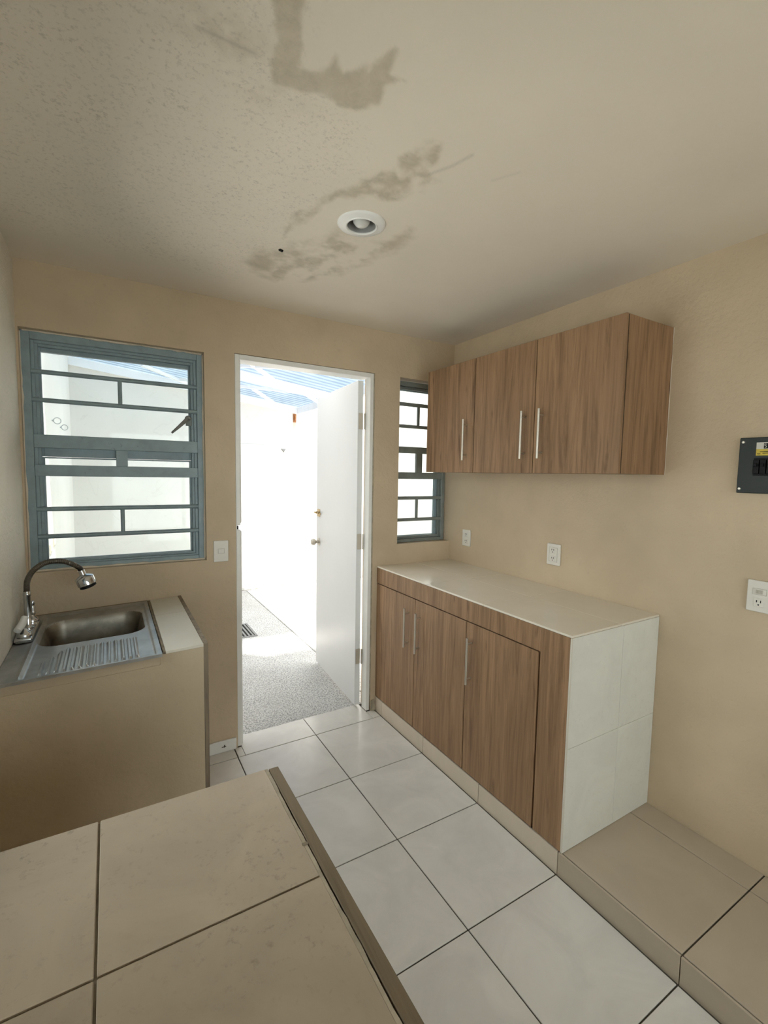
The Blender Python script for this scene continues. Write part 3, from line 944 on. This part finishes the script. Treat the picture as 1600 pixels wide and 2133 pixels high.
# ------------------------------------------------------------------ base cabinet
bc = thing('base_cabinet', (0.3, -0.64, HS), 'oak laminate base cabinet with three doors under the tiled worktop', 'cabinet')
Z0, Z1 = HS + 0.004, CT - 0.010
MB().box(0.020, XW - 0.001, YE + 0.010, YB - 0.001, HS + 0.0005, Z1).build('body', DARK, bc)
box('top_fascia', 0.0, 0.0185, -1.2145, YB - .001, 0.8450, Z1, WOOD, bc, .0008)
box('end_stile', 0.0, 0.0185, YE + .0075, -1.2225, Z0, Z1, WOOD, bc, .0008)
box('end_stile_top', 0.0, 0.0185, -1.2223, -1.2150, 0.8445, Z1, WOOD, bc)
for y0, y1, hy in ((YB - .003, -.3420, -.281), (-.3460, -.7758, -.392), (-.7802, -1.2140, -.821)):
    dd = thing_part('door', (.009, (y0 + y1) / 2, Z0), bc)
    box('panel', 0.0, 0.0180, y0, y1, Z0 + .001, 0.8395, WOOD, dd, .0010)
    bar_handle(dd, 0.0, hy, .549, .776)
box('tile_bed', 0.004, XW - .001, YE + .0030, YE + .0095, HS + .001, Z1, PALEPL, bc)
for x0, x1 in ((0.002, .3220), (.3234, XW - .001)):
    for z0, z1 in ((HS + .001, .5090), (.5104, Z1)):
        box('end_tile', x0, x1, YE, YE + .0075, z0, z1, WTILE, bc, .0008)
box('corner_trim', 0.0, .0035, YE - .0012, YE + .0065, Z0, Z1, STILE, bc)

wt = thing('countertop', (0.29, -0.64, Z1), 'ivory tiled worktop on the oak base cabinet', 'countertop')
box('bed', .002, XW - .001, YE + .001, YB - .001, Z1 + .0003, CT - .003, GROUTL, wt)
yj = [YB - .002, -0.4440, -0.8900, YE]
for a, b in zip(yj, yj[1:]):
    for x0, x1 in ((0.0, .3015), (.3030, XW - .002)):
        box('counter_tile', x0, x1, b + .0009, a - .0009, CT - .0085, CT, CTILE, wt, .0008)

# ------------------------------------------------------------------ wall cabinet
UX = 0.250
uz0, uz1 = 1.556, 2.166
uc = thing('wall_cabinet', (0.41, -0.71, uz0), 'oak laminate wall cabinet with three doors hung above the worktop', 'cabinet')
MB().box(UX + .0195, XW - .001, -1.346, -.070, uz0, uz1, .0006).build('body', WOOD, uc)
box('dark_seam_backing', UX + .0145, UX + .0194, -1.3440, -.072, uz0 + .002, uz1 - .002, DARK, uc)  # dark board added behind the doors so their gaps look shaded
for y0, y1, hy in ((-.0700, -.5008, -.447), (-.5046, -.9158, -.865), (-.9196, -1.3460, -.969)):
    dd = thing_part('door', (UX + .009, (y0 + y1) / 2, uz0), uc)
    box('panel', UX, UX + .0143, y0, y1, uz0 - .001, uz1 + .001, WOOD, dd, .0010)
    bar_handle(dd, UX, hy, 1.622, 1.846)

fillet_pts = [(XW - .0025, -1.3475, uz0 + k * (uz1 - uz0) / 12) for k in range(13)]
rg = random.Random(9)
MB().tube(fillet_pts, [.0016 * rg.uniform(.4, 1.5) for _ in fillet_pts], 6).build('caulk_line', PALEPL, uc, True)

# ------------------------------------------------------------------ sink unit
def zt(x):
    return 0.03 * (x + 1.17)
def tl(p):
    return (p[0], p[1], p[2] + zt(p[0]) * min(1, max(0, p[2] / .8)))
SF = -0.668
su = thing('sink_unit', (-1.47, -0.29, 0), 'plastered masonry sink unit with a wood-edged side below the left window', 'sink unit')
# body as a shell so that the bowl hangs inside
bd = MB().box(XL + .001, -1.1745, SF, SF + .05, 0.001, .889).box(XL + .001, -1.1745, .043, YB - .001, 0.001, .889) \
    .box(-1.300, -1.1745, SF + .05, .043, 0.001, .889).box(XL + .001, -1.745, SF + .05, .043, .001, .889)
bd.tilt(tl).build('body', SINKBODY, su)
MB().box(XL + .001, -1.318, SF - .003, SF + .03, .852, .889, .003).tilt(tl).build('front_lip', SINKBODY, su)
MB().box(-1.1742, -1.1585, SF - .002, YB - .001, 0.001, .9005, .001).tilt(tl).build('side_panel', WOODZ, su)
MB().box(-1.3015, -1.1745, -.2015, YB - .003, .8892, .9, .001).tilt(tl).build('top_tile', STILE, su)
MB().box(-1.3015, -1.1745, SF - .002, -.2040, .8892, .9, .001).tilt(tl).build('top_tile', STILE, su)
MB().box(-1.3120, -1.3016, SF + .0, YB - .003, .8895, .897, .001).tilt(tl).build('grout_line', GROUTB, su)
MB().box(XL + .002, -1.312, .072, YB - .002, .8895, .899, .002).tilt(tl).build('grout_line', GROUTB, su)

# stainless sink as a fine surface: drainer flutes, rim, ridge, bowl
def sst(a, b, v):
    t = np.clip((v - a) / (b - a), 0, 1)
    return t * t * (3 - 2 * t)
sx = np.arange(-1.783, -1.3115, 0.0036)
sy = np.arange(-0.694, 0.072, 0.0040)
SX, SY = np.meshgrid(sx, sy)
cx, cy, hx, hy, cr = -1.527, -0.215, 0.182, 0.170, 0.075
qx, qy = np.abs(SX - cx) - (hx - cr), np.abs(SY - cy) - (hy - cr)
sd = np.hypot(np.maximum(qx, 0), np.maximum(qy, 0)) + np.minimum(np.maximum(qx, qy), 0) - cr
H = np.zeros_like(SX)
inner = sst(-1.716, -1.708, SX) * (1 - sst(-1.338, -1.330, SX)) * sst(-.684, -.676, SY) * (1 - sst(.030, .040, SY))
H -= 0.006 * inner
H += 0.005 * np.exp(-((SX + 1.719) / .006) ** 2) * sst(-.69, -.67, SY) * (1 - sst(.03, .06, SY))
H += 0.0025 * (1 - sst(-1.330, -1.322, -(-SX))) * 0
per = 0.0212
ph = (SX + 1.672) / per
top = -.445 - .10 * (1 - sst(-1.668, -1.60, SX))
fl_m = sst(-1.674, -1.672, SX) * (1 - sst(-1.375, -1.373, SX)) * sst(-.672, -.664, SY) * (1 - sst(-.012, .0, SY - top))
H += 0.0085 * fl_m * np.clip(1.3 * np.sin(ph * 2 * math.pi) + 0.25, 0, 1)
H -= 0.150 * sst(0.0, -0.040, sd) * 1.0
H -= 0.006 * np.clip(-sd / .17, 0, 1)
H -= 0.010 * sst(.010, .0, SY + .694 - 0.0) * 0
Z = 0.9015 + H + 0.03 * (SX + 1.17)
sk = thing('kitchen_sink', (-1.55, -.3, .88), 'stained stainless steel sink with a ribbed drainer and rounded bowl', 'sink')
ny_, nx_ = SX.shape
allv = [(float(x), float(y), float(z)) for x, y, z in zip(SX.ravel(), SY.ravel(), Z.ravel())]
fb, ft = [], []
for j in range(ny_ - 1):
    for i in range(nx_ - 1):
        f = (j * nx_ + i, j * nx_ + i + 1, (j + 1) * nx_ + i + 1, (j + 1) * nx_ + i)
        (fb if sd[j, i] < -0.004 else ft).append(f)
for nm, fs, mt in (('drainer_top', ft, STEEL), ('bowl', fb, STEELD)):
    used = sorted({k for f in fs for k in f})
    mp_ = {k: n for n, k in enumerate(used)}
    mb = MB()
    mb.v = [allv[k] for k in used]
    mb.f = [tuple(mp_[k] for k in f) for f in fs]
    if nm == 'drainer_top':
        # folded-down front and right edges
        n0 = len(mb.v)
        fr_ = [mp_[i] for i in range(nx_)]
        for k in fr_:
            v = mb.v[k]; mb.v.append((v[0], v[1], v[2] - .011))
        for i in range(nx_ - 1):
            mb.f.append((fr_[i], fr_[i + 1], n0 + i + 1, n0 + i))
        n1_ = len(mb.v)
        rt_ = [mp_[j * nx_ + nx_ - 1] for j in range(ny_)]
        for k in rt_:
            v = mb.v[k]; mb.v.append((v[0], v[1], v[2] - .008))
        for i in range(ny_ - 1):
            mb.f.append((rt_[i], rt_[i + 1], n1_ + i + 1, n1_ + i))
    mb.build(nm, mt, sk, True)
zb = float(Z[(np.abs(sy - cy)).argmin(), (np.abs(sx - cx)).argmin()])
MB().lathe([(.0, .004), (.012, .004), (.030, .002), (.040, .004), (.042, .001)], (cx, cy, zb), (0, 0, 1), 24).build('strainer', CHROME, sk, True)

# faucet
fy, fx = -0.190, -1.750
fzb = .9015 + zt(fx) + .001
fa = thing('faucet', (fx, fy, fzb), 'chrome two-handle kitchen faucet with a flexible gooseneck spray spout', 'faucet')
MB().box(fx - .030, fx + .026, fy - .128, fy + .128, fzb, fzb + .020, .006, 3).build('base_plate', CHROME, fa, True)
MB().lathe([(.020, .018), (.020, .026), (.014, .032), (.0115, .036), (.0115, .150), (.0130, .152), (.0130, .164), (.0115, .166), (.0115, .170)], (fx, fy, fzb), (0, 0, 1), 20).build('riser', CHROME, fa, True)
ctrl = [(fx, fy, fzb + .168), (fx + .004, fy, 1.098), (fx + .026, fy, 1.138), (fx + .070, fy, 1.165), (fx + .126, fy, 1.163), (fx + .172, fy, 1.136), (fx + .182, fy, 1.118)]
def catmull(c, n):
    c = [Vector(p) for p in c]
    c = [c[0] * 2 - c[1]] + c + [c[-1] * 2 - c[-2]]
    out = []
    for i in range(1, len(c) - 2):
        for k in range(n):
            t = k / n
            p0, p1, p2, p3 = c[i - 1], c[i], c[i + 1], c[i + 2]
            out.append(0.5 * ((2 * p1) + (p2 - p0) * t + (2 * p0 - 5 * p1 + 4 * p2 - p3) * t * t + (3 * p1 - p0 - 3 * p2 + p3) * t ** 3))
    out.append(c[-2])
    return out
hp = catmull(ctrl, 18)
MB().tube(hp, [.0098 + (.0012 if k % 2 else 0) for k in range(len(hp))], 12).build('gooseneck_hose', HOSE, fa, True)
hd = Vector((.32, 0, -.95)).normalized()
e = hp[-1]
MB().lathe([(.0, -.004), (.012, -.004), (.012, .016), (.020, .020), (.031, .026), (.034, .030), (.034, .058), (.030, .062)], e, hd, 28).build('spray_head', CHROME, fa, True)
MB().lathe([(.030, .060), (.031, .070), (.024, .073), (.0, .071)], e, hd, 28).build('spray_face', BLACK, fa, True)
for k, (dy, lean) in enumerate(((-.100, -.022), (.100, .0))):
    h = thing_part('handle', (fx, fy + dy, fzb + .02), fa)
    MB().lathe([(.024, .018), (.025, .028), (.020, .036), (.012, .042), (.008, .050), (.0, .052)], (fx, fy + dy, fzb), (0, 0, 1), 20).build('valve_cap', CHROME, h, True)
    if k == 0:
        MB().tube([(fx - .016, fy + dy - .030, fzb + .052), (fx - .006, fy + dy - .006, fzb + .066), (fx + .002, fy + dy + .016, fzb + .088)], [.013, .0135, .012], 14).build('lever', WHITEP, h, True)
    else:
        MB().lathe([(.008, .048), (.011, .056), (.007, .066), (.010, .078), (.006, .088), (.009, .096), (.007, .104), (.0, .107)], (fx + .004, fy + dy, fzb), (0, 0, 1), 14).build('lever', CHROME, h, True)

# ------------------------------------------------------------------ tiled side counter in the foreground
PX, PY0, PY1, PZ = -1.159, -2.36, -1.500, 0.900
sc_ = thing('side_counter', (-1.47, -1.93, 0), 'beige tiled counter with a wood-edged side in the foreground', 'counter')
box('body', XL + .001, -1.181, PY0, PY1 - .006, 0.001, PZ - .009, SINKBODY, sc_)
box('side_panel', -1.1795, PX, PY0, PY1 - .001, 0.001, PZ - .001, WOODY, sc_, .0012)
xe = [(XL + .002, -1.4928), (-1.4892, -1.1875)]
ye = [(-1.8020, PY1), (-2.1080, -1.8058), (PY0, -2.1118)]
for x0, x1 in xe:
    for y0, y1 in ye:
        box('counter_tile', x0, x1, y0, y1, PZ - .0085, PZ, PTILE, sc_, .0012)
box('tile_bed', XL + .002, -1.181, PY0, PY1 - .002, PZ - .0088, PZ - .004, GROUTB, sc_)
MB().box(-1.1905, -1.1805, -1.7360, -1.7300, PZ - .0002, PZ + .0012, .0004).build('nail_head', GROUTB, sc_)
rng = random.Random(5)
mb = MB()
n = 60
vs = []
for k in range(n + 1):
    y = PY1 - .001 + (PY0 - PY1) * k / n
    wv = .0008 * math.sin(k * .5) + rng.uniform(-.0007, .0007)
    vs += [(-1.1880, y, PZ - .004), (-1.1880, y, PZ - .0004), (-1.1822 + wv * .9, y, PZ - .0006), (-1.1816 + wv * .6, y, PZ - .004)]
fs = []
for k in range(n):
    a = 4 * k
    for q in range(3):
        fs.append((a + q, a + q + 1, a + q + 5, a + q + 4))
mb.add(vs, fs).build('grout_edge', GROUTL, sc_)

# ------------------------------------------------------------------ electrics
def outlet_face(parent, yc, zc, x, double=True, s=1.0):
    """slots and ground holes on a plate looking to -X"""
    for dz in ((.022, -.022) if double else (0,)):
        o = MB().box(x - .0015, x + .001, yc - .016 * s, yc + .016 * s, zc + dz - .016 * s, zc + dz + .016 * s, .001).build('socket', PLASTIC, parent)
        for dy, hh in ((-.0062, .0048), (.0062, .0040)):
            MB().box(x - .0022, x - .0012, yc + dy * s - .0013, yc + dy * s + .0013, zc + dz + .004 - hh * s, zc + dz + .004 + hh * s).build('slot', BLACK, o)
        MB().tube([(x - .0022, yc, zc + dz - .0085 * s), (x - .0010, yc, zc + dz - .0085 * s)], .0026 * s, 10).build('ground_hole', BLACK, o)

t = thing('power_outlet', (XW, -.097, 1.07), 'small ivory double power outlet on the wall near the narrow window', 'outlet')
box('plate', XW - .010, XW - .0003, -.135, -.059, 1.0715, 1.180, PLASTIC, t, .003, 2)
outlet_face(t, -.097, 1.126, XW - .010)
t = thing('power_outlet', (XW, -.803, 1.07), 'larger ivory double power outlet above the middle of the worktop', 'outlet')
box('plate', XW - .014, XW - .0003, -.845, -.762, 1.070, 1.184, PLASTIC, t, .004, 2)
box('insert', XW - .0150, XW - .0130, -.829, -.779, 1.090, 1.164, PLASTIC, t, .001)
box('rim_gap', XW - .0146, XW - .0138, -.8305, -.7775, 1.0885, 1.1655, PLASTICD, t)
outlet_face(t, -.803, 1.127, XW - .0155)
t = thing('switch_outlet', (XW, -1.716, 1.058), 'ivory combined switch and outlet plate below the grey breaker panel', 'outlet')
box('plate', XW - .011, XW - .0003, -1.755, -1.677, 1.058, 1.174, PLASTIC, t, .003, 2)
box('rim_gap', XW - .0116, XW - .0106, -1.7375, -1.6945, 1.1215, 1.1455, PLASTICD, t)
box('switch', XW - .0130, XW - .0108, -1.736, -1.696, 1.123, 1.144, PLASTIC, t, .001)
rk = box('rocker', XW - .0150, XW - .0130, -1.7270, -1.7050, 1.1265, 1.1405, PLASTICD, t, .0006)
for k in range(5):
    y = -1.7245 + k * .0042
    box('ridge', XW - .0157, XW - .0149, y, y + .002, 1.1275, 1.1395, PLASTICD, rk)
outlet_face(t, -1.716, 1.094, XW - .0115, False)

t = thing('light_switch', (-.958, YB, 1.06), 'ivory light switch beside the door frame', 'switch')
box('plate', -.996, -.921, YB - .009, YB - .0003, 1.060, 1.173, PLASTIC, t, .003, 2)
box('rim_gap', -.9755, -.9415, YB - .0098, YB - .0088, 1.104, 1.130, PLASTICD, t)
box('rocker', -.974, -.943, YB - .0120, YB - .0092, 1.1055, 1.1285, PLASTIC, t, .001)

# breaker panel
bp = thing('breaker_panel', (XW, -1.73, 1.49), 'dark grey breaker panel on the right wall at the photo edge', 'electrical panel')
px = XW - .016
py0, py1, pz0, pz1 = -1.842, -1.619, 1.491, 1.694
box('cover', px, XW - .0004, py0, py1, pz0, pz1, GREYBOX, bp, .003, 2)
for y, z in ((py1 - .012, pz1 - .016), (py1 - .010, pz0 + .016), (py0 + .012, pz1 - .016), (py0 + .012, pz0 + .016)):
    MB().lathe([(.0, .003), (.004, .0028), (.0055, .0)], (px, y, z), (-1, 0, 0), 14).build('screw', NICKEL, bp, True)
MB().box(px - .0012, px + .001, -1.755, -1.668, 1.555, 1.620).build('breaker_window', BLACK, bp)
for k in range(4):
    y1 = -1.6690 - k * .0205
    br = box('breaker', px - .010, px - .0010, y1 - .0175, y1, 1.562, 1.6130, BLACK, bp, .0015)
    box('toggle', px - .017, px - .010, y1 - .0135, y1 - .004, 1.588, 1.600, BLACK, br, .001)
lb = thing_part('label_plate', (px, -1.71, 1.625), bp)
box('label_white', px - .0010, px - .0003, -1.752, -1.6725, 1.651, 1.675, LABELW, lb)
box('label_yellow', px - .0010, px - .0003, -1.752, -1.6725, 1.628, 1.6508, LABELY, lb)
box('logo_block', px - .0016, px - .0010, -1.720, -1.6950, 1.653, 1.672, BLACK, lb)
# white letter S built as a small tube on the logo block
def letter_S(yc, zc, w, h):
    pts = []
    for k in range(0, 10):
        a = math.radians(20 + k * 25)
        pts.append((yc - w / 2 * math.cos(a), zc + h / 4 + h / 4 * math.sin(a)))
    for k in range(0, 10):
        a = math.radians(90 - k * 25)
        pts.append((yc - w / 2 * math.cos(a), zc - h / 4 + h / 4 * math.sin(a)))
    return [(px - .0018, y, z) for y, z in pts]
MB().tube(letter_S(-1.7000, 1.6625, .0050, .0125), .0011, 6).build('letter', LABELW, lb)
for k, (z, y0, y1) in enumerate(((1.6345, -1.686, -1.676), (1.6415, -1.740, -1.684), (1.6360, -1.735, -1.692))):
    box('print_line', px - .0013, px - .0010, y0, y1, z - .001, z + .001, BLACK, lb)

# ceiling lamp
lx, ly = LAMP
cl = thing('ceiling_light', (lx, ly, ZC - .012), 'round white recessed ceiling lamp with an unlit bulb', 'lamp')
MB().lathe([(.0505, .004), (.0505, -.008), (.053, -.0105), (.056, -.0105), (.058, -.008), (.078, -.006), (.084, -.003), (.0855, .0), (.0855, .001), (.060, .002)], (lx, ly, ZC - .001), (0, 0, 1), 48).build('trim_ring', WHITEP, cl, True)
MB().lathe([(.0502, -.006), (.0495, .030), (.047, .085), (.0, .09)], (lx, ly, ZC), (0, 0, 1), 40).build('reflector', REFL, cl, True)
MB().lathe([(.0, -.012), (.011, -.011), (.021, -.006), (.029, .004), (.033, .018), (.032, .034), (.026, .052), (.018, .066), (.014, .085)], (lx, ly, ZC), (0, 0, 1), 28).build('bulb', BULB, cl, True)
